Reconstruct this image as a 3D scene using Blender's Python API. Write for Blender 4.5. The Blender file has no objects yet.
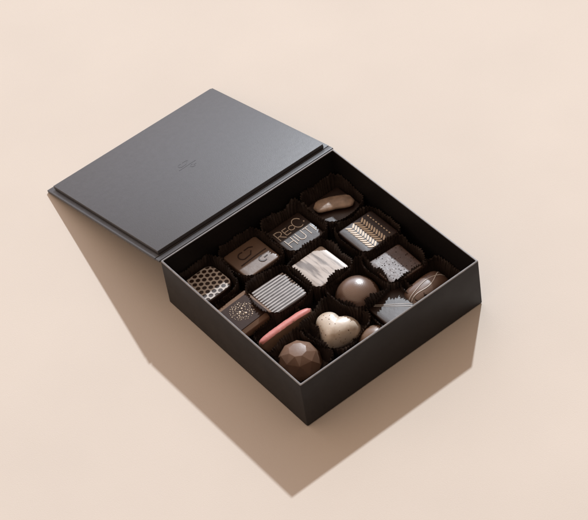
import bpy, bmesh, math, random
from mathutils import Vector, Matrix, noise
random.seed(7)
PI=math.pi
scn=bpy.context.scene
COL=scn.collection
# ------------------------------------------------------------------ helpers
def link(name,bm,mats,parent=None,smooth=False,loc=(0,0,0),rotz=0,angle=None):
    me=bpy.data.meshes.new(name)
    bmesh.ops.recalc_face_normals(bm,faces=bm.faces) if not getattr(bm,'keepn',False) else None
    bm.to_mesh(me); bm.free()
    if not isinstance(mats,(list,tuple)): mats=[mats]
    for m in mats: me.materials.append(m)
    o=bpy.data.objects.new(name,me); COL.objects.link(o)
    o.location=loc; o.rotation_euler=(0,0,rotz)
    if parent: o.parent=parent
    if smooth:
        for p in me.polygons: p.use_smooth=True
        if angle is not None:
            me.set_sharp_from_angle(angle=math.radians(angle))
    return o
def thing(name,label,cat,loc,rotz=0,group=None):
    o=bpy.data.objects.new(name,None); COL.objects.link(o)
    o.empty_display_size=.01
    o.location=loc; o.rotation_euler=(0,0,rotz)
    tag(o,label,cat,group); return o
def tag(o,label,cat,group=None):
    o['label']=label; o['category']=cat
    if group: o['group']=group
def loft(bm,rings,mat=0,cap0=True,cap1=True,closed=True,matfn=None):
    vs=[[bm.verts.new(p) for p in r] for r in rings]
    n=len(vs[0]); fs=[]
    for a in range(len(vs)-1):
        for i in range(n if closed else n-1):
            j=(i+1)%n
            f=bm.faces.new((vs[a][i],vs[a][j],vs[a+1][j],vs[a+1][i])); f.material_index=matfn(a) if matfn else mat
    if cap0: bm.faces.new(vs[0][::-1]).material_index=matfn(0) if matfn else mat
    if cap1: bm.faces.new(vs[-1]).material_index=matfn(len(vs)-2) if matfn else mat
    return vs
def rrect(hx,hy,r,z,n=6):
    r=min(r,hx,hy); pts=[]
    for cx,cy,a0 in((hx-r,hy-r,0),(-hx+r,hy-r,PI/2),(-hx+r,-hy+r,PI),(hx-r,-hy+r,1.5*PI)):
        for k in range(n+1):
            a=a0+PI/2*k/n; pts.append(Vector((cx+r*math.cos(a),cy+r*math.sin(a),z)))
    return pts
def box(bm,x0,x1,y0,y1,z0,z1,mat=0,M=None):
    P=[(x0,y0,z0),(x1,y0,z0),(x1,y1,z0),(x0,y1,z0),(x0,y0,z1),(x1,y0,z1),(x1,y1,z1),(x0,y1,z1)]
    v=[bm.verts.new(M@Vector(p) if M else p) for p in P]
    for f in((3,2,1,0),(4,5,6,7),(0,1,5,4),(1,2,6,5),(2,3,7,6),(3,0,4,7)):
        bm.faces.new([v[i] for i in f]).material_index=mat
def ribbon(bm,pts,w,z0,z1,mat=0,zf=None,taper=False):
    """flat raised line following 2-D points; zf(x,y) lifts it on a curved top"""
    n=len(pts); L=[];Rr=[]
    for i,p in enumerate(pts):
        p=Vector(p[:2])
        a=Vector(pts[max(i-1,0)][:2]); b=Vector(pts[min(i+1,n-1)][:2])
        t=(b-a).normalized(); nn=Vector((-t.y,t.x))
        ww=w/2*(math.sin(PI*min(max((i+.35)/(n-.3),0),1))**.6 if taper else 1)
        if 0<i<n-1:
            t1=(p-a).normalized(); c=max(.5,abs(t1.dot(t))); ww/=c
        L.append(p+nn*ww);Rr.append(p-nn*ww)
    rows=[]
    for l,r in zip(L,Rr):
        g=lambda q:(zf(q.x,q.y) if zf else 0)
        rows.append([bm.verts.new((l.x,l.y,z0+g(l))),bm.verts.new((l.x,l.y,z1+g(l))),bm.verts.new((r.x,r.y,z1+g(r))),bm.verts.new((r.x,r.y,z0+g(r)))])
    for a,b in zip(rows,rows[1:]):
        for i in range(4):
            bm.faces.new((a[i],a[(i+1)%4],b[(i+1)%4],b[i])).material_index=mat
    bm.faces.new(rows[0][::-1]).material_index=mat; bm.faces.new(rows[-1]).material_index=mat
def disc(bm,pts,z0,z1,mat=0):
    loft(bm,[[Vector((x,y,z0)) for x,y in pts],[Vector((x,y,z1)) for x,y in pts]],mat)
def circ(cx,cy,r,n=20,rx=None):
    return [(cx+r*math.cos(2*PI*k/n),cy+(rx or r)*math.sin(2*PI*k/n)) for k in range(n)]
def arc(cx,cy,r,a0,a1,n=14,ry=None):
    return [(cx+r*math.cos(math.radians(a0+(a1-a0)*k/n)),cy+(ry or r)*math.sin(math.radians(a0+(a1-a0)*k/n))) for k in range(n+1)]
def wobble(bm,amp,freq,seed=0):
    for v in bm.verts:
        d=noise.noise_vector(v.co*freq+Vector((seed*7.3,seed*3.1,0)))
        v.co+=Vector(d)*amp
# ------------------------------------------------------------------ materials
def mat(name,col,rough=.5,spec=.5,bump=0,bscale=400,var=0,vscale=60,coat=0,coat_rough=.1,sheen=0,col2=None,thresh=None,rvar=0,stretch=None,detail=4,sss=0):
    m=bpy.data.materials.new(name); m.use_nodes=True
    nt=m.node_tree; N=nt.nodes; b=N['Principled BSDF']
    b.inputs['Base Color'].default_value=(*col,1); b.inputs['Roughness'].default_value=rough
    b.inputs['Specular IOR Level'].default_value=spec
    b.inputs['Coat Weight'].default_value=coat; b.inputs['Coat Roughness'].default_value=coat_rough
    b.inputs['Sheen Weight'].default_value=sheen
    if sss:
        b.inputs['Subsurface Weight'].default_value=sss; b.inputs['Subsurface Radius'].default_value=(.002,.0012,.0008); b.inputs['Subsurface Scale'].default_value=1
    tc=N.new('ShaderNodeTexCoord'); mp=N.new('ShaderNodeMapping'); nt.links.new(tc.outputs['Object'],mp.inputs[0])
    if stretch: mp.inputs['Scale'].default_value=stretch
    if name.startswith('marbled'): mp.inputs['Rotation'].default_value=(0,0,.55)
    if var or col2:
        nz=N.new('ShaderNodeTexNoise'); nz.inputs['Scale'].default_value=vscale; nz.inputs['Detail'].default_value=detail
        nt.links.new(mp.outputs[0],nz.inputs['Vector'])
        cr=N.new('ShaderNodeValToRGB'); e=cr.color_ramp.elements
        if col2:
            t0,t1=thresh or (.4,.6)
            e[0].position=t0;e[1].position=t1; e[0].color=(*col,1); e[1].color=(*col2,1)
        else:
            e[0].position=.3;e[1].position=.7
            e[0].color=(*[c*(1-var) for c in col],1); e[1].color=(*[min(1,c*(1+var)) for c in col],1)
        nt.links.new(nz.outputs['Fac'],cr.inputs[0]); nt.links.new(cr.outputs[0],b.inputs['Base Color'])
    if rvar:
        nr=N.new('ShaderNodeTexNoise'); nr.inputs['Scale'].default_value=vscale*1.7; nr.inputs['Detail'].default_value=5
        nt.links.new(tc.outputs['Object'],nr.inputs['Vector'])
        mr=N.new('ShaderNodeMapRange'); mr.inputs[1].default_value=.3;mr.inputs[2].default_value=.7
        mr.inputs[3].default_value=max(.03,rough-rvar);mr.inputs[4].default_value=rough+rvar
        nt.links.new(nr.outputs['Fac'],mr.inputs[0]); nt.links.new(mr.outputs[0],b.inputs['Roughness'])
    if bump:
        nb=N.new('ShaderNodeTexNoise'); nb.inputs['Scale'].default_value=bscale; nb.inputs['Detail'].default_value=6
        nt.links.new(tc.outputs['Object'],nb.inputs['Vector'])
        bp=N.new('ShaderNodeBump'); bp.inputs['Strength'].default_value=min(1,bump); bp.inputs['Distance'].default_value=.0004
        nt.links.new(nb.outputs['Fac'],bp.inputs['Height']); nt.links.new(bp.outputs[0],b.inputs['Normal'])
    return m
M_table=mat('beige_paper',(.790,.712,.632),.85,.2,bump=.22,bscale=1300,var=.022,vscale=9)
M_box=mat('charcoal_card',(.0185,.0165,.0175),.55,.32,bump=.16,bscale=1500,var=.04,vscale=45,rvar=.04)
M_lid=mat('satin_charcoal_lining',(.036,.033,.036),.50,.95,bump=.20,bscale=1300,var=.05,vscale=160,rvar=.03)
M_edge=mat('lit_card_edge',(.27,.26,.265),.5,.4,bump=.1,bscale=1500,var=.15,vscale=250)  # pale tone paints the light caught along the rim into the card
M_in=mat('black_lining',(.010,.008,.008),.6,.3,bump=.2,bscale=900)
M_cup=mat('black_pleated_paper',(.048,.033,.027),.42,.6,bump=.15,bscale=1200,var=.3,vscale=90)
M_dark=mat('dark_chocolate',(.036,.016,.010),.42,.7,bump=.12,bscale=500,var=.12,vscale=120,rvar=.06)
M_darkg=mat('glossy_dark_chocolate',(.028,.013,.009),.42,.8,bump=.10,bscale=420,var=.1,vscale=120,rvar=.05)
M_milk=mat('milk_chocolate',(.160,.085,.055),.38,.8,bump=.12,bscale=450,var=.10,vscale=120,rvar=.06,sss=.15)
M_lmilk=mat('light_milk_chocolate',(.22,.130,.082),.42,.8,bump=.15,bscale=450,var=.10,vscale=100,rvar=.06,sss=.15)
M_gold=mat('gold_cocoa_butter',(.74,.60,.44),.36,.8,var=.12,vscale=300)
M_cream=mat('cream_cocoa_butter',(.78,.68,.58),.4,.5,var=.1,vscale=300)
M_white=mat('white_cocoa_butter',(.68,.62,.57),.32,.8,var=.10,vscale=200,bump=.08)
M_strip=mat('pale_stripe',(.36,.325,.305),.38,.9,var=.2,vscale=200)
M_marb=mat('marbled_white_chocolate',(.50,.42,.36),.40,.8,bump=.10,bscale=260,col2=(.13,.085,.06),thresh=(.48,.60),vscale=230,stretch=(1,.16,1),detail=7)
M_ivory=mat('speckled_ivory_chocolate',(.72,.62,.51),.36,.8,bump=.25,bscale=300,sss=.15,col2=(.46,.34,.23),thresh=(.50,.74),vscale=110,detail=7)
M_speck=mat('vanilla_speck',(.16,.09,.05),.6,.3)
M_pink=mat('pink_coating',(.70,.25,.22),.5,.5,bump=.3,bscale=500,col2=(.80,.45,.40),thresh=(.60,.75),vscale=260)
M_peel=mat('sugared_peel',(.40,.29,.22),.40,.9,bump=.5,bscale=500,var=.35,vscale=180,sss=.2)
M_nib=mat('cocoa_nib',(.035,.02,.015),.5,.4)
# ------------------------------------------------------------------ setting: surface
bm=bmesh.new()
v=[bm.verts.new(p) for p in((-4,-4,0),(4,-4,0),(4,4,0),(-4,4,0))]; bm.faces.new(v)
t=link('table_surface',bm,M_table); t['kind']='structure'
# ------------------------------------------------------------------ gift box
W=.16;H=.0439;WT=.0017
gb=thing('gift_box','open charcoal card gift box with its lid folded back to the surface','box',(0,0,0))
bm=bmesh.new()
def rr(inset,z,r=.0009): 
    ps=rrect(W/2-inset,W/2-inset,max(r-inset*.2,.0002),z,3); return [p+Vector((W/2,-W/2,0)) for p in ps]
rings=[rr(0.0006,.0002),rr(0,.0009),rr(.0001,.02),rr(.0003,H-.0006),rr(.0005,H-.00015),rr(.0008,H),rr(WT-.0003,H),rr(WT,H-.0003),rr(WT,.0035),]
def mf(a): return 1 if 3<=a<=6 else (2 if a>=7 else 0)
loft(bm,rings,matfn=mf)
link('tray',bm,[M_box,M_edge,M_in],gb,smooth=True,angle=28)
# lid: lies from the hinge down to the surface
LT=.0022; LL=.1648; OV=.0006
th=math.asin((H-LT*.97)/LL)
LM=Matrix.Translation((0,.0004,H))@Matrix.Rotation(-th,4,'X')
def lidpiece(name,x0,x1,s0,s1,h0,h1,mats,bev=.0004,parent=gb,topmat=None):
    bm=bmesh.new(); box(bm,x0,x1,s0,s1,h0,h1)
    bmesh.ops.bevel(bm,geom=bm.edges[:],offset=bev,segments=3,profile=.5,affect='EDGES')
    # subdivide a little and wobble so the boards are not ruler straight
    bm.transform(LM)
    return link(name,bm,mats,parent,smooth=True,angle=25)
lid=lidpiece('lid',-OV,W+OV,.0056,LL,-LT,0,M_lid)
lidpiece('hinge_strip',-OV,W+OV,.0,.0052,-LT*.8,-.00015,M_lid,.0005)
pan=lidpiece('lid_panel',.0036,.1566,.0062,.1598,.0002,.0034,M_lid,.00035,parent=lid)
# embossed maker's mark: slash, hooked arc with bar, small c
def mark(bm,cx,cy,s,w,z0,z1,m=0):
    T=lambda pts:[(cx+x*s,cy+y*s) for x,y in pts]
    ribbon(bm,T([(-1.1,-.05),(0,0),(1.15,.02)]),w,z0,z1,m)
    ribbon(bm,T(arc(-.42,.62,.34,60,265,9)),w,z0,z1,m); ribbon(bm,T([(-.46,.30),(.05,.34),(.30,.62)]),w,z0,z1,m)
    ribbon(bm,T([(-.05,.95),(.35,.97),(.62,.80)]),w,z0,z1,m)
    ribbon(bm,T(arc(.42,-.55,.28,70,300,9)),w,z0,z1,m); ribbon(bm,T([(.55,-.55),(.85,-.52)]),w,z0,z1,m)
bm=bmesh.new(); mark(bm,.0808,.0815,.0070,.0005,.0033,.00350); bm.transform(LM)
link('embossed_mark',bm,mat('embossed_card',(.030,.028,.030),.42,.8),pan)
# ------------------------------------------------------------------ paper cups
BZ=.0038
def cup(cx,cy,rotz,label,seed,half=.0188,zc=.0265,top=.0198,flutes=56,tufts=.0028,tilt=(0,0)):
    """square pleated candy cup, flared, crumpled at the corners"""
    n=flutes*8; bm=bmesh.new(); rings=[]
    rnd=random.Random(seed)
    ph=rnd.random()*9
    K=13
    for k in range(K+1):
        t=k/K; r=[]
        for i in range(n):
            a=2*PI*i/n
            # superellipse radius, rounder low down
            p=12-8.6*min(1,t*1.05)**1.3
            c,s=abs(math.cos(a)),abs(math.sin(a))
            rad=1/((c**p+s**p)**(1/p))
            base=half*.885+(top-half*.885)*t**1.2
            corner=(rad-1)/.19
            nz=noise.noise(Vector((math.cos(a)*1.7+ph,math.sin(a)*1.7,t*1.1+seed)))
            nz2=noise.noise(Vector((math.cos(a)*5+ph,math.sin(a)*5,t*2+seed*2)))
            R=base*rad+nz*.0016*t+nz2*.0008*t
            # pleats: sharp, uneven
            u=(flutes*a/(2*PI)+.35*nz2*t*2)
            tri=2*abs((u%1)-.5)*2-1
            amp=(.00020+.00042*min(1,t*1.6))*(1+.35*nz)
            R+=tri*amp
            # fold-over at the top edge
            zz=BZ+.0002+(zc-BZ)*t
            z=zz+t**2*(tufts*max(0,corner)**1.5+nz*.0022+nz2*.0013+tilt[0]*math.cos(a)*.5+tilt[1]*math.sin(a)*.5)
            if k==K:
                z+=.00030*(tri)       # pinked edge
                R+=.0002
            if t>.8: R+= (t-.8)*.004*(nz+.2)
            X=R*math.cos(a);Y=R*math.sin(a)
            # keep inside the tray walls
            lim=W/2-WT-.0005
            wx=X*math.cos(rotz)-Y*math.sin(rotz)+cx; wy=X*math.sin(rotz)+Y*math.cos(rotz)+cy
            dx=wx-W/2; dy=wy+W/2
            over=max(abs(dx)-lim,abs(dy)-lim,0)
            if over>0:
                j=.0004*tri*.9
                dx=max(-lim,min(lim,dx)); dy=max(-lim,min(lim,dy))
                if abs(dx)>=lim: dx-=math.copysign(.0005-j,dx)
                if abs(dy)>=lim: dy-=math.copysign(.0005-j,dy)
                wx=W/2+dx; wy=-W/2+dy; z+=min(over*.35,.002)*t
                qx=wx-cx;qy=wy-cy
                X=qx*math.cos(-rotz)-qy*math.sin(-rotz);Y=qx*math.sin(-rotz)+qy*math.cos(-rotz)
            r.append(Vector((X,Y,z)))
        rings.append(r)
    loft(bm,rings,cap0=True,cap1=False)
    o=link('paper_cup',bm,M_cup,None,smooth=False,loc=(cx,cy,0),rotz=rotz)
    tag(o,label,'paper cup','pleated paper cups in the box')
    return o
# ------------------------------------------------------------------ chocolates
CH='chocolates in the box'
def square_body(hx,hy,z0,z1,r=.002,taper=.0008,edge=.0012,mtop=0,seed=0,top_inset=0):
    bm=bmesh.new(); h=z1-z0
    prof=[(taper+.0006,0),(taper,.0006),(taper*.5,h*.5),(0+top_inset*.0,h-edge)]
    for k in range(1,5):
        a=PI/2*k/4; prof.append((edge*(1-math.cos(a)),h-edge+edge*math.sin(a)))
    rings=[rrect(hx-i,hy-i,max(r-i*.3,.0005),z0+z,4) for i,z in prof]
    base=edge
    for k in range(1,5):
        i=edge+(min(hx,hy)-edge)*k/4.3
        rings.append(rrect(hx-i,hy-i,max(r-i*.3,.0002),z1+.00012*math.sin(k/4*PI/2),4))
    loft(bm,rings,matfn=lambda a:mtop if a>=7 else 0)
    wobble(bm,.00022,90,seed)
    return bm
C0=.0090   # meshes are modelled from here up, then lowered so each thing's base is its origin
# 1 honeycomb piece
def honeycomb(x,y,rz):
    t=thing('chocolate','round-cornered chocolate with white honeycomb print of dark holes, by the left hinge corner','chocolate',(x,y,0),rz,CH)
    zt=.0205; bm=square_body(.0145,.0145,C0,zt,r=.0075,mtop=0,seed=1); link('shell',bm,[M_dark],t,True,angle=40)
    # white net as one perforated sheet = hex cells with round holes
    bm=bmesh.new(); p=.0046; rad=.00172; ca,sa=math.cos(-.68),math.sin(-.68)
    def inside(px,py,m=0):
        hx=.0136-m; r=.0068
        ax,ay=abs(px),abs(py)
        if ax>hx or ay>hx: return False
        if ax>hx-r and ay>hx-r: return math.hypot(ax-hx+r,ay-hx+r)<r
        return True
    def clamp(px,py):
        if inside(px,py): return px,py
        lo,hi=0,1
        for _ in range(16):
            m=(lo+hi)/2
            if inside(px*m,py*m): lo=m
            else: hi=m
        return px*lo,py*lo
    z0,z1=zt+.00012,zt+.0003
    ny=6
    for j in range(-ny,ny+1):
        for i in range(-6,7):
            ux=i*p+(j%2)*p/2; uy=j*p*.866; cx=ux*ca-uy*sa; cy=ux*sa+uy*ca
            if not inside(cx*.84,cy*.84): continue
            n=24
            outer=[];inner=[]
            for k in range(n):
                a=2*PI*k/n+PI/6-.68
                hr=p/2/math.cos(((a+.68-PI/6)%(PI/3))-PI/6) if False else p/2/math.cos(((a+.68+PI/6)%(PI/3))-PI/6)
                ox,oy=clamp(cx+hr*math.cos(a),cy+hr*math.sin(a))
                ix,iy=clamp(cx+rad*math.cos(a),cy+rad*math.sin(a))
                outer.append((ox,oy));inner.append((ix,iy))
            vo=[bm.verts.new((*q,z1)) for q in outer]; vi=[bm.verts.new((*q,z1)) for q in inner]; vb=[bm.verts.new((*q,z0-.0001)) for q in inner]
            for k in range(n):
                q=(k+1)%n
                bm.faces.new((vo[k],vo[q],vi[q],vi[k])); bm.faces.new((vi[k],vi[q],vb[q],vb[k]))
    bmesh.ops.remove_doubles(bm,verts=bm.verts,dist=.00002)
    bmesh.ops.dissolve_degenerate(bm,dist=.00001,edges=bm.edges)
    link('honeycomb_print',bm,M_white,t)
honeycomb(.0238,-.0184,.05)
# 2 caramel piece with mark
def marked(x,y,rz):
    t=thing('chocolate','light caramel-brown square chocolate with a dark slashed mark stamped on top','chocolate',(x,y,0),rz,CH)
    zt=.0215
    link('shell',square_body(.0155,.0150,C0,zt,seed=2),[mat('caramel_chocolate',(.165,.100,.066),.42,.9,bump=.15,bscale=450,var=.10,vscale=100,rvar=.04,coat=.25,coat_rough=.45)],t,True,angle=40)
    bm=bmesh.new(); mark(bm,.0005,-.0015,.0105,.0009,zt+.0000,zt+.00042)
    link('stamped_mark',bm,M_dark,t)
marked(.0623,-.0209,.03)
# 3 lettered piece
def lettered(x,y,rz):
    t=thing('chocolate','dark square chocolate lettered RECC HIUTI in thin cream capitals','chocolate',(x,y,0),rz,CH)
    zt=.0215
    link('shell',square_body(.0155,.0155,C0,zt,seed=3),[M_darkg],t,True,angle=40)
    bm=bmesh.new(); w=.00054; z0,z1=zt+.0000,zt+.00036
    S=lambda ox,oy,sx,sy,pts:ribbon(bm,[(ox+a*sx,oy+b*sy) for a,b in pts],w,z0,z1)
    # line 1: R E c C
    oy=.0012; h=.0092
    S(-.0126,oy,.0052,h,[(0,0),(0,.5),(0,1)])
    S(-.0126,oy,.0052,h,[(0,.98),(.6,.97),(.92,.86),(1,.73),(.92,.58),(.6,.47),(0,.46)]); S(-.0126,oy,.0052,h,[(.35,.46),(.7,.22),(1.02,0)])
    S(-.0059,oy+.0012,.0042,h*.72,[(0,0),(0,.5),(0,1)])
    for yy in(.02,.5,.98): S(-.0059,oy+.0012,.0040,h*.72,[(0,yy),(.5,yy),(1,yy)])
    ribbon(bm,arc(.0014,oy+.0048,.0023,40,320),w,z0,z1)
    ribbon(bm,arc(.0075,oy+.0056,.0038,20,300,18,ry=.0050),w,z0,z1)
    ribbon(bm,circ(.0120,oy+.0035,.00045,8)[:8],w*.6,z0,z1)
    # line 2: H I U T I
    oy=-.0098; h=.0092
    S(-.0112,oy,.0055,h,[(0,0),(0,.5),(0,1)]); S(-.0112,oy,.0055,h,[(1,0),(1,.5),(1,1)]); S(-.0112,oy,.0055,h,[(0,.52),(.5,.52),(1,.52)])
    S(-.0034,oy+.0015,1,h*.72,[(0,0),(0,.5),(0,1)])
    ribbon(bm,[(-.0012,oy+h)]+[(-.0012,oy+.0035)]+arc(.0013,oy+.0030,.0025,190,350,10)+[(.0038,oy+.0035),(.0038,oy+h)],w,z0,z1)
    S(.0080,oy+.0006,1,h*.85,[(0,0),(0,.5),(0,1)]); S(.0053,oy+.0006+h*.85,.0054,1,[(0,0),(.5,0),(1,0)])
    S(.0124,oy+.0006,1,h*.85,[(0,0),(0,.5),(0,1)])
    link('lettering',bm,M_cream,t)
lettered(.1000,-.0252,.02)
# 4 peel piece
def peel(x,y,rz):
    t=thing('chocolate','dark square chocolate topped with a pale strip of candied peel, far back corner','chocolate',(x,y,0),rz,CH)
    zt=.0205
    link('shell',square_body(.0158,.0155,C0,zt,seed=4),[M_darkg],t,True,angle=40)
    bm=bmesh.new(); L=.0305; rings=[]
    for k in range(15):
        u=k/14; s=max(.12,(1-(2*u-1)**6)**.5); xx=(u-.5)*L
        rings.append([Vector((xx,.0064*s*math.cos(a)+.0016*math.sin(PI*u),zt+.0030+.0021*s*math.copysign(abs(math.sin(a))**.6,math.sin(a)))) for a in [2*PI*i/16 for i in range(16)]])
    loft(bm,rings); wobble(bm,.0003,160,4)
    bmesh.ops.rotate(bm,verts=bm.verts,cent=(0,0,0),matrix=Matrix.Rotation(-.52,3,'Z'))
    link('candied_peel',bm,M_peel,t,True)
peel(.1375,-.0245,.02)
# 5 gold speck ring
def specks(x,y,rz):
    t=thing('chocolate','dark brown square chocolate with sloping edges and a round cluster of gold specks','chocolate',(x,y,0),rz,CH)
    zt=.0240; bm=bmesh.new()
    rings=[rrect(.0165,.0165,.0015,C0,3),rrect(.0163,.0163,.0015,C0+.008,3),rrect(.0160,.0160,.0012,zt-.0030,3),rrect(.0157,.0157,.0012,zt-.0024,3),[p+Vector((0,-.0010,0)) for p in rrect(.0130,.0122,.0010,zt-.0004,3)],[p+Vector((0,-.0010,0)) for p in rrect(.0127,.0119,.0009,zt,3)],rrect(.008,.008,.0006,zt+.0001,3)]
    loft(bm,rings); wobble(bm,.00015,90,5)
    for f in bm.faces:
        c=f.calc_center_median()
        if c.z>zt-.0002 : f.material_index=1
    link('shell',bm,[M_lmilk,mat('brown_chocolate',(.045,.022,.015),.5,.15,bump=.12,bscale=450,var=.1,vscale=120)],t,True,angle=12)  # lighter shell colour paints the lit bevel around the dark top
    bm=bmesh.new(); r=random.Random(3); pts=[]
    for k in range(900):
        rad=.0088*math.sqrt(r.random()); a=r.random()*2*PI
        if rad<.0052 and r.random()<.72: continue
        s=r.choice([.00028,.00034,.00042,.0005,.0006])
        q=(rad*math.cos(a),rad*math.sin(a))
        if any(math.hypot(q[0]-p[0],q[1]-p[1])<s+p[2]+.0003 for p in pts): continue
        pts.append((*q,s))
        if len(pts)>88: break
    for q in((-.0015,.0005,.00095),(.0016,.0022,.0008),(.001,-.0032,.0009),(-.0042,-.0018,.0006),(.0036,-.002,.0005)):
        pts=[p for p in pts if math.hypot(q[0]-p[0],q[1]-p[1])>q[2]+p[2]+.0002]+[q]
    for px,py,s in pts:
        loft(bm,[[Vector((px+s*c*math.cos(a),py+s*c*1.15*math.sin(a),zt+.0000+zz)) for a in [2*PI*i/8 for i in range(8)]] for c,zz in((1,0),(.9,.0002),(.5,.00036))])
    link('gold_specks',bm,M_gold,t,True)
specks(.0238,-.0599,.06)
# 6 striped
def striped(x,y,rz):
    t=thing('chocolate','square dark chocolate printed with many parallel pale grey stripes','chocolate',(x,y,0),rz,CH)
    zt=.0220; h=.0152
    link('shell',square_body(h,h,C0,zt,seed=6,r=.003),[M_dark],t,True,angle=40)
    bm=bmesh.new(); n=11; r=random.Random(2)
    for k in range(n):
        yy=-.0130+.0260*k/(n-1); m=.0012 if k in(0,n-1) else .0004
        pts=[(-h+m+(2*h-2*m)*q/12,yy+r.uniform(-.00006,.00006)) for q in range(13)]
        ribbon(bm,pts,.00132,zt+.0000,zt+.0003)
    link('stripes',bm,M_strip,t)
striped(.0543,-.0634,.0)
# 7 marbled
t=thing('chocolate','ivory square chocolate with brushed pearly marbling, middle of the box','chocolate',(.0908,-.0644,0),.03,CH)
link('shell',square_body(.0153,.0158,C0,.0222,seed=7,r=.0022),[M_marb],t,True,angle=40)
# 8 herringbone
def herring(x,y,rz):
    t=thing('chocolate','dark square chocolate with two gold wheat-ear chevron columns and a dotted line','chocolate',(x,y,0),rz,CH)
    zt=.0250
    link('shell',square_body(.0160,.0158,C0,zt,seed=8),[M_darkg],t,True,angle=40)
    bm=bmesh.new(); r=random.Random(5)
    for cx in(-.0060,.0022):
        for k in range(10):
            yy=-.0136+k*.00275
            for s in(-1,1):
                j=r.uniform(-.0001,.0001)
                ribbon(bm,[(cx+s*.0003,yy-.0010),(cx+s*.0014,yy+.0000+j),(cx+s*.0026,yy+.0010),(cx+s*.0039,yy+.0024)],.0015,zt,zt+.00034,taper=True)
    for k in range(9):
        yy=-.0125+k*.0030
        ribbon(bm,[(.0104,yy),(.0104,yy+.0007),(.0104,yy+.0014)],.00085,zt,zt+.0003)
    link('chevron_print',bm,M_gold,t)
herring(.1365,-.0648,.0)
# 9 pink stick
def stick(x,y,rz):
    t=thing('chocolate','slender brown chocolate finger standing on edge with a pink coated top','chocolate',(x,y,0),rz,CH)
    def body(L,wd,z0,zt,arch,w2):
        bm=bmesh.new(); rings=[]
        n=29
        for k in range(n):
            u=-1+2*k/(n-1); e=max(.04,(1-abs(u)**7)**.6); xx=u*L
            top=zt-arch*(u*u)-(1-e)*.002
            hw=wd*e**.8
            rings.append([Vector((xx,-hw*.8,z0)),Vector((xx,-hw,z0+.004)),Vector((xx,-hw,top-.0018)),Vector((xx,-hw*.8,top-.0006)),Vector((xx,-hw*.35,top)),Vector((xx,hw*.35,top)),Vector((xx,hw*.8,top-.0006)),Vector((xx,hw,top-.0018)),Vector((xx,hw,z0+.004)),Vector((xx,hw*.8,z0))])
        loft(bm,rings); return bm
    bm=body(.0238,.0031,C0,.0255,.0009,0); wobble(bm,.0003,120,9)
    link('shell',bm,M_lmilk,t,True,angle=50)
    bm=bmesh.new(); rings=[]; n=29
    for k in range(n):
        u=-1+2*k/(n-1); e=max(.04,(1-abs(u)**7)**.6); xx=u*.0233
        top=.0255-.0009*u*u-(1-e)*.002+.0004; hw=.0031*e**.8+.0001*math.sin(k*2.1)
        rings.append([Vector((xx,-hw,top-.0016)),Vector((xx,-hw*.75,top-.0003)),Vector((xx,0,top+.0002)),Vector((xx,hw*.75,top-.0003)),Vector((xx,hw,top-.0016))])
    loft(bm,rings); wobble(bm,.0002,300,2)
    link('pink_coating',bm,M_pink,t,True,angle=60); t.rotation_euler.x=-.25; return t
st=stick(.0375,-.0950,.01)
# 10 heart
def heart(x,y,rz):
    t=thing('chocolate','puffy ivory heart-shaped chocolate with tiny brown specks','chocolate',(x,y,0),rz,CH)
    def hp(a):  # heart with notch towards +x
        X=16*math.sin(a)**3; Y=13*math.cos(a)-5*math.cos(2*a)-2*math.cos(3*a)-math.cos(4*a)
        return Vector((Y+2.2,-X*1.04))/16.5*.0186
    n=72; P=[hp(2*PI*k/n) for k in range(n)]
    # soften the outline
    P=[p*.75+Vector((1.12*p.length*0+ .0165*math.cos(2*PI*k/n)*.98, -.0180*math.sin(2*PI*k/n)))*.25 for k,p in enumerate(P)]
    for _ in range(26): P=[(P[k-1]+P[k]*2+P[(k+1)%n])/4 for k in range(n)]
    z0,zt=C0,.0250
    prof=[(.80,0),(.97,.10),(1,.28),(.985,.45),(.93,.63),(.84,.77),(.71,.885),(.55,.95),(.38,.985),(.2,1),(.06,1.003)]
    bm=bmesh.new()
    loft(bm,[[Vector((p.x*s,p.y*s,z0+(zt-z0)*q)) for p in P] for s,q in prof])
    # faint valley along the notch
    for v in bm.verts:
        if v.co.x>0 and v.co.z>z0+.008: v.co.z-=.0007*math.exp(-(v.co.y/.0028)**2)*min(1,v.co.x/.008)
    wobble(bm,.0003,80,10)
    o=link('shell',bm,M_ivory,t,True)
    # specks set into the surface
    me=o.data; r=random.Random(12); bm=bmesh.new()
    polys=[p for p in me.polygons if p.center.z>z0+.004 and p.area>3e-8]
    got=[]
    for p in r.choices(polys,weights=[q.area for q in polys],k=90):
        c=p.center.copy()
        if any((c-g).length<.0024 for g in got): continue
        got.append(c)
        c=c.copy(); nn=p.normal if p.normal.z>0 or True else -p.normal
        q=nn.to_track_quat('Z','Y').to_matrix().to_4x4(); s=r.uniform(.0002,.00042)
        Mx=Matrix.Translation(c)@q@Matrix.Rotation(r.random()*6,4,'Z')
        loft(bm,[[Mx@Vector((s*c2*math.cos(a)*1.5,s*c2*math.sin(a),zz)) for a in [2*PI*i/7 for i in range(7)]] for c2,zz in((1,-.0001),(.9,.00008),(.4,.00014))])
    link('specks',bm,M_speck,t,True)
heart(.0636,-.1148,math.radians(28))
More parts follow.
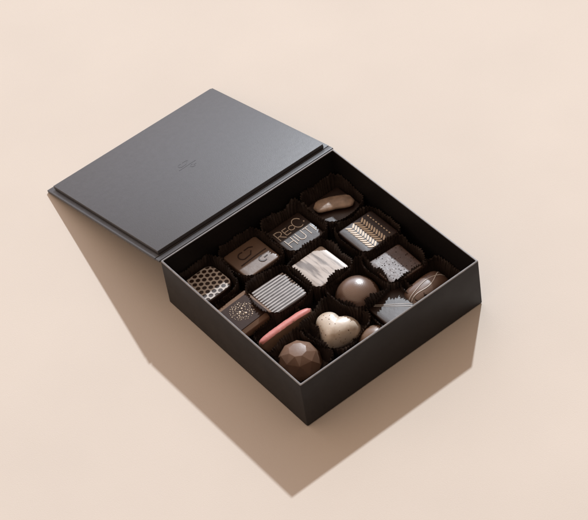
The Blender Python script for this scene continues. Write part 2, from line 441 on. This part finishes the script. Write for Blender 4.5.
# 11 sphere dome
def dome(name_label,x,y,R,zc,m,rz=0,sq=1,z0=C0,ridge=0):
    t=thing('chocolate',name_label,'chocolate',(x,y,0),rz,CH)
    bm=bmesh.new(); rings=[]
    lat0=math.asin(max(-1,min(1,(z0-zc)/R/sq)))
    for k in range(110):
        la=lat0+(PI/2-.03-lat0)*k/109; Rk=R+ridge*math.sin(k*2*PI/5)
        rings.append([Vector((Rk*math.cos(la)*math.cos(a),Rk*math.cos(la)*math.sin(a),zc+Rk*sq*math.sin(la))) for a in [2*PI*i/64 for i in range(64)]])
    loft(bm,rings); wobble(bm,.00012,70,x*1000)
    link('shell',bm,m,t,True)
    return t
dome('round milk chocolate ball with one bright highlight',.0968,-.0989,.0166,.0108,mat('ball_chocolate',(.185,.108,.074),.34,1.0,coat=1.0,coat_rough=.30,bump=.10,bscale=320,var=.08,vscale=120,rvar=.05,sss=.1),ridge=.000009)
# 12 textured square
def textured(x,y,rz):
    t=thing('chocolate','dark brown square chocolate sprinkled with dark cocoa nib crumbs','chocolate',(x,y,0),rz,CH)
    zt=.0235; 
    link('shell',square_body(.0145,.0148,C0,zt,seed=12,r=.0025),[mat('matte_chocolate',(.085,.045,.032),.40,1.0,bump=.35,bscale=380,var=.2,vscale=200)],t,True,angle=40)
    r=random.Random(8); bm=bmesh.new()
    for k in range(60):
        px,py=r.uniform(-.0138,.0138),r.uniform(-.0138,.0138); s=r.uniform(.0002,.0006)
        n=6; ph=r.random()*6
        loft(bm,[[Vector((px+s*c*(1+.4*math.sin(3*a+ph))*math.cos(a),py+s*c*math.sin(a)*r.uniform(.8,1),zt-.0001+zz)) for a in [2*PI*i/n+ph for i in range(n)]] for c,zz in((1,0),(.9,.0003),(.4,.0005))])
    link('nib_crumbs',bm,M_nib,t,True,angle=40)
textured(.1308,-.1020,-.04)
# 13 faceted gem
def gem(x,y,rz):
    t=thing('chocolate','faceted gem-cut milk chocolate dome with a flat six-sided top, near front corner','chocolate',(x,y,0),rz,CH)
    bm=bmesh.new()
    R=.0160
    spec=[(R*.93,0,C0,8),(R,0,.0105,8),(R*.99,.5,.0150,8),(R*.77,0,.0228,8),(R*.40,.5,.0268,8)]
    rings=[]
    for rad,off,z,n in spec: rings.append([bm.verts.new((rad*math.cos(2*PI*(i+off)/n),rad*math.sin(2*PI*(i+off)/n),z)) for i in range(n)])
    n=8
    for i in range(n):
        j=(i+1)%n
        bm.faces.new((rings[0][i],rings[0][j],rings[1][j],rings[1][i]))
    for a in range(1,4):
        lo,up=rings[a],rings[a+1]; o1=spec[a][1]; o2=spec[a+1][1]
        for i in range(n):
            j=(i+1)%n
            if o2>o1: bm.faces.new((lo[i],lo[j],up[i])); bm.faces.new((lo[j],up[j],up[i]))
            else: bm.faces.new((lo[i],up[j],up[i])); bm.faces.new((lo[i],lo[j],up[j]))
    bm.faces.new(rings[4]); bm.faces.new(rings[0][::-1])
    bmesh.ops.join_triangles(bm,faces=bm.faces[:],angle_face_threshold=.12,angle_shape_threshold=PI,cmp_seam=False,cmp_sharp=False,cmp_uvs=False,cmp_vcols=False,cmp_materials=False)
    bmesh.ops.bevel(bm,geom=bm.edges[:],offset=.00022,segments=2,profile=.5,affect='EDGES')
    link('shell',bm,M_milk2,t,True,angle=18)
M_milk2=mat('facet_chocolate',(.22,.125,.080),.42,.6,bump=.12,bscale=450,var=.10,vscale=120,rvar=.06,sss=.1)
gem(.0285,-.1175,.2)
# 14 small tan dome mostly hidden
dome('tan rounded chocolate nearly hidden behind the front wall',.0785,-.1412,.0140,.0100,M_lmilk,sq=1.05)
# 15 lined dark square
def lined(x,y,rz):
    t=thing('chocolate','plain dark glossy square chocolate crossed by two thin white lines, by the front wall','chocolate',(x,y,0),rz,CH)
    zt=.0212
    link('shell',square_body(.0150,.0150,C0,zt,seed=15),[M_darkg],t,True,angle=40)
    bm=bmesh.new()
    for off,sl in((.0,.0),(.0012,.09)):
        pts=[]
        for k in range(15):
            u=-1+2*k/14
            pts.append((u*.0105+off,u*-.0105-.0+off+u*sl*.01))
        ribbon(bm,pts,.00034,zt,zt+.0003)
    link('thin_lines',bm,M_white,t)
lined(.1053,-.1304,.02)
# 16 barrel with drizzle
def barrel(x,y,rz):
    t=thing('chocolate','glossy brown barrel-shaped chocolate with curved white drizzle lines, near right corner','chocolate',(x,y,0),rz,CH)
    L,wd,z0,zt=.0190,.0120,C0,.0262
    def topz(xx,yy):
        u=min(1,abs(xx)/L); v=min(.98,abs(yy)/(wd*(1-.3*u**3)))
        return z0+(zt-z0)*(1-.12*u**2)*max(0,(1-v**2.4))**.42*(1-u**7)**.5
    bm=bmesh.new(); rings=[]
    for k in range(33):
        u=-.995+1.99*k/32; xx=u*L; w=wd*(1-.3*abs(u)**3)*.999
        row=[]
        for q in range(25):
            v=math.cos(PI*q/24); yy=v*w
            row.append(Vector((xx,yy,max(z0,topz(xx,yy*.98)))))
        row.append(Vector((xx,-w*.9,z0-.0)));row.append(Vector((xx,w*.9,z0-.0)))
        rings.append(row)
    loft(bm,rings); wobble(bm,.0002,90,16)
    link('shell',bm,mat('barrel_chocolate',(.17,.10,.07),.34,1.0,coat=.3,coat_rough=.3,bump=.12,bscale=300,col2=(.055,.028,.02),thresh=(.4,.65),vscale=90,stretch=(.3,1,1)),t,True,angle=60)
    bm=bmesh.new()
    for a,b,c in((-.0062,.0030,.0022),(.0035,-.0030,.0016)):
        pts=[]
        for k in range(29):
            u=-1+2*k/28; pts.append((u*L*.93,(a+b)/2+(b-a)/2*u*.6+c*math.sin(u*3+a*300)))
        ribbon(bm,pts,.00060,-.0001,.00028,zf=topz)
    link('drizzle_lines',bm,M_white,t,True)
barrel(.1325,-.1325,.08)
# ------------------------------------------------------------------ cups, one per chocolate
for o in list(COL.objects):
    if o.get('category')=='chocolate':
        for c in o.children: c.data.transform(Matrix.Translation((0,0,-C0)))
        o.location.z=.0040
cups=[
 (.0215,-.0205,.0,'the honeycomb-printed chocolate'),(.0620,-.0211,.02,'the caramel chocolate with the stamped mark'),
 (.1000,-.0245,.0,'the lettered chocolate'),(.1380,-.0220,.02,'the chocolate topped with peel'),
 (.0225,-.0590,.03,'the gold-specked chocolate'),(.0548,-.0630,.0,'the striped chocolate'),
 (.0908,-.0644,.03,'the ivory marbled chocolate'),(.1365,-.0640,-.0,'the gold chevron chocolate'),
 (.0350,-.0945,.0,'the pink-topped chocolate finger'),(.0640,-.1150,.3,'the ivory heart chocolate'),
 (.0975,-.1000,.06,'the milk chocolate ball'),(.1312,-.1010,-.03,'the nib-sprinkled square chocolate'),
 (.0270,-.1200,.04,'the faceted gem chocolate'),(.0770,-.1430,.0,'the half-hidden tan chocolate'),
 (.1055,-.1340,.02,'the chocolate with two thin white lines'),(.1375,-.1350,.02,'the barrel-shaped drizzled chocolate')]
for i,(x,y,rz,of) in enumerate(cups):
    kw=dict(zc=.0215)
    if i==4: kw=dict(zc=.0145,half=.0185,tufts=.002)
    if i in(5,6): kw=dict(zc=.0200)
    if i==9: kw=dict(zc=.0180,half=.0200,top=.0206)
    if i==8: kw=dict(half=.019,top=.0200,zc=.0150,tufts=.001)
    if i==13: kw=dict(half=.014,top=.0150,zc=.0120,tufts=.001)
    if i in(14,15): kw=dict(half=.0180,top=.0195,zc=.0195)
    if i==12: kw=dict(half=.0185,top=.0200,zc=.0182,tufts=.002)
    if i<4: kw=dict(zc=.0215,tilt=(.0,.003))
    cup(x,y,rz,'black pleated paper cup around '+of,i*1.37+.5,**kw)
# ------------------------------------------------------------------ light, world, camera
w=bpy.data.worlds.new('World'); scn.world=w; w.use_nodes=True
wn=w.node_tree; bg=wn.nodes['Background']
# dim studio: pale ceiling overhead, darker towards the walls and darkest behind the camera
tc=wn.nodes.new('ShaderNodeTexCoord'); dt=wn.nodes.new('ShaderNodeVectorMath'); dt.operation='DOT_PRODUCT'
dt.inputs[1].default_value=(-.50,.30,.81); wn.links.new(tc.outputs['Generated'],dt.inputs[0])
mr=wn.nodes.new('ShaderNodeMapRange'); mr.inputs[1].default_value=-.2; mr.inputs[2].default_value=1.0; mr.inputs[3].default_value=.20; mr.inputs[4].default_value=1.30
wn.links.new(dt.outputs['Value'],mr.inputs[0]); wn.links.new(mr.outputs[0],bg.inputs[1])
bg.inputs[0].default_value=(.525,.390,.300,1)
# unseen pale glow, added low beyond the box to brighten the lid's sheen
d2=wn.nodes.new('ShaderNodeVectorMath'); d2.operation='DOT_PRODUCT'; d2.inputs[1].default_value=(.36,.885,.295); wn.links.new(tc.outputs['Generated'],d2.inputs[0])
mx=wn.nodes.new('ShaderNodeMath'); mx.operation='MAXIMUM'; mx.inputs[1].default_value=0; wn.links.new(d2.outputs['Value'],mx.inputs[0])
pw=wn.nodes.new('ShaderNodeMath'); pw.operation='POWER'; pw.inputs[1].default_value=12; wn.links.new(mx.outputs[0],pw.inputs[0])
b2=wn.nodes.new('ShaderNodeBackground'); b2.inputs[0].default_value=(.90,.96,1.12,1)
ml=wn.nodes.new('ShaderNodeMath'); ml.operation='MULTIPLY'; ml.inputs[1].default_value=1.75; wn.links.new(pw.outputs[0],ml.inputs[0]); wn.links.new(ml.outputs[0],b2.inputs[1])
ad=wn.nodes.new('ShaderNodeAddShader'); wn.links.new(bg.outputs[0],ad.inputs[0]); wn.links.new(b2.outputs[0],ad.inputs[1]); wn.links.new(ad.outputs[0],wn.nodes['World Output'].inputs['Surface'])
D=12.0; d=Vector((2.51589524-.08,2.01890162+.08,2.37929115)).normalized()
lp=bpy.data.lights.new('key_lamp','POINT'); lp.energy=1430*4.0*.975; lp.shadow_soft_size=.16; lp.color=(.915,.985,1.055)
lo=bpy.data.objects.new('key_lamp',lp); COL.objects.link(lo); lo.location=Vector((.08,-.08,0))+d*D
cam=bpy.data.cameras.new('camera'); co=bpy.data.objects.new('camera',cam); COL.objects.link(co)
R=[[0.7746128647159036,-0.6213326590093124,-0.11798574771996313],[-0.5196346130247174,-0.518940441375805,-0.6787346221103927],[0.36049241151967915,0.5870660483736925,-0.7248438977349703]]
mw=Matrix(((R[0][0],-R[1][0],-R[2][0],-.44856777),(R[0][1],-R[1][1],-R[2][1],-.91011901),(R[0][2],-R[1][2],-R[2][2],1.08405325),(0,0,0,1)))
co.matrix_world=mw
cam.sensor_width=36; cam.lens=36*2044.2132/588; cam.clip_start=.05; cam.clip_end=50
scn.camera=co
vs=scn.view_settings; vs.view_transform='Standard'; vs.look='None'; vs.exposure=0; vs.gamma=1
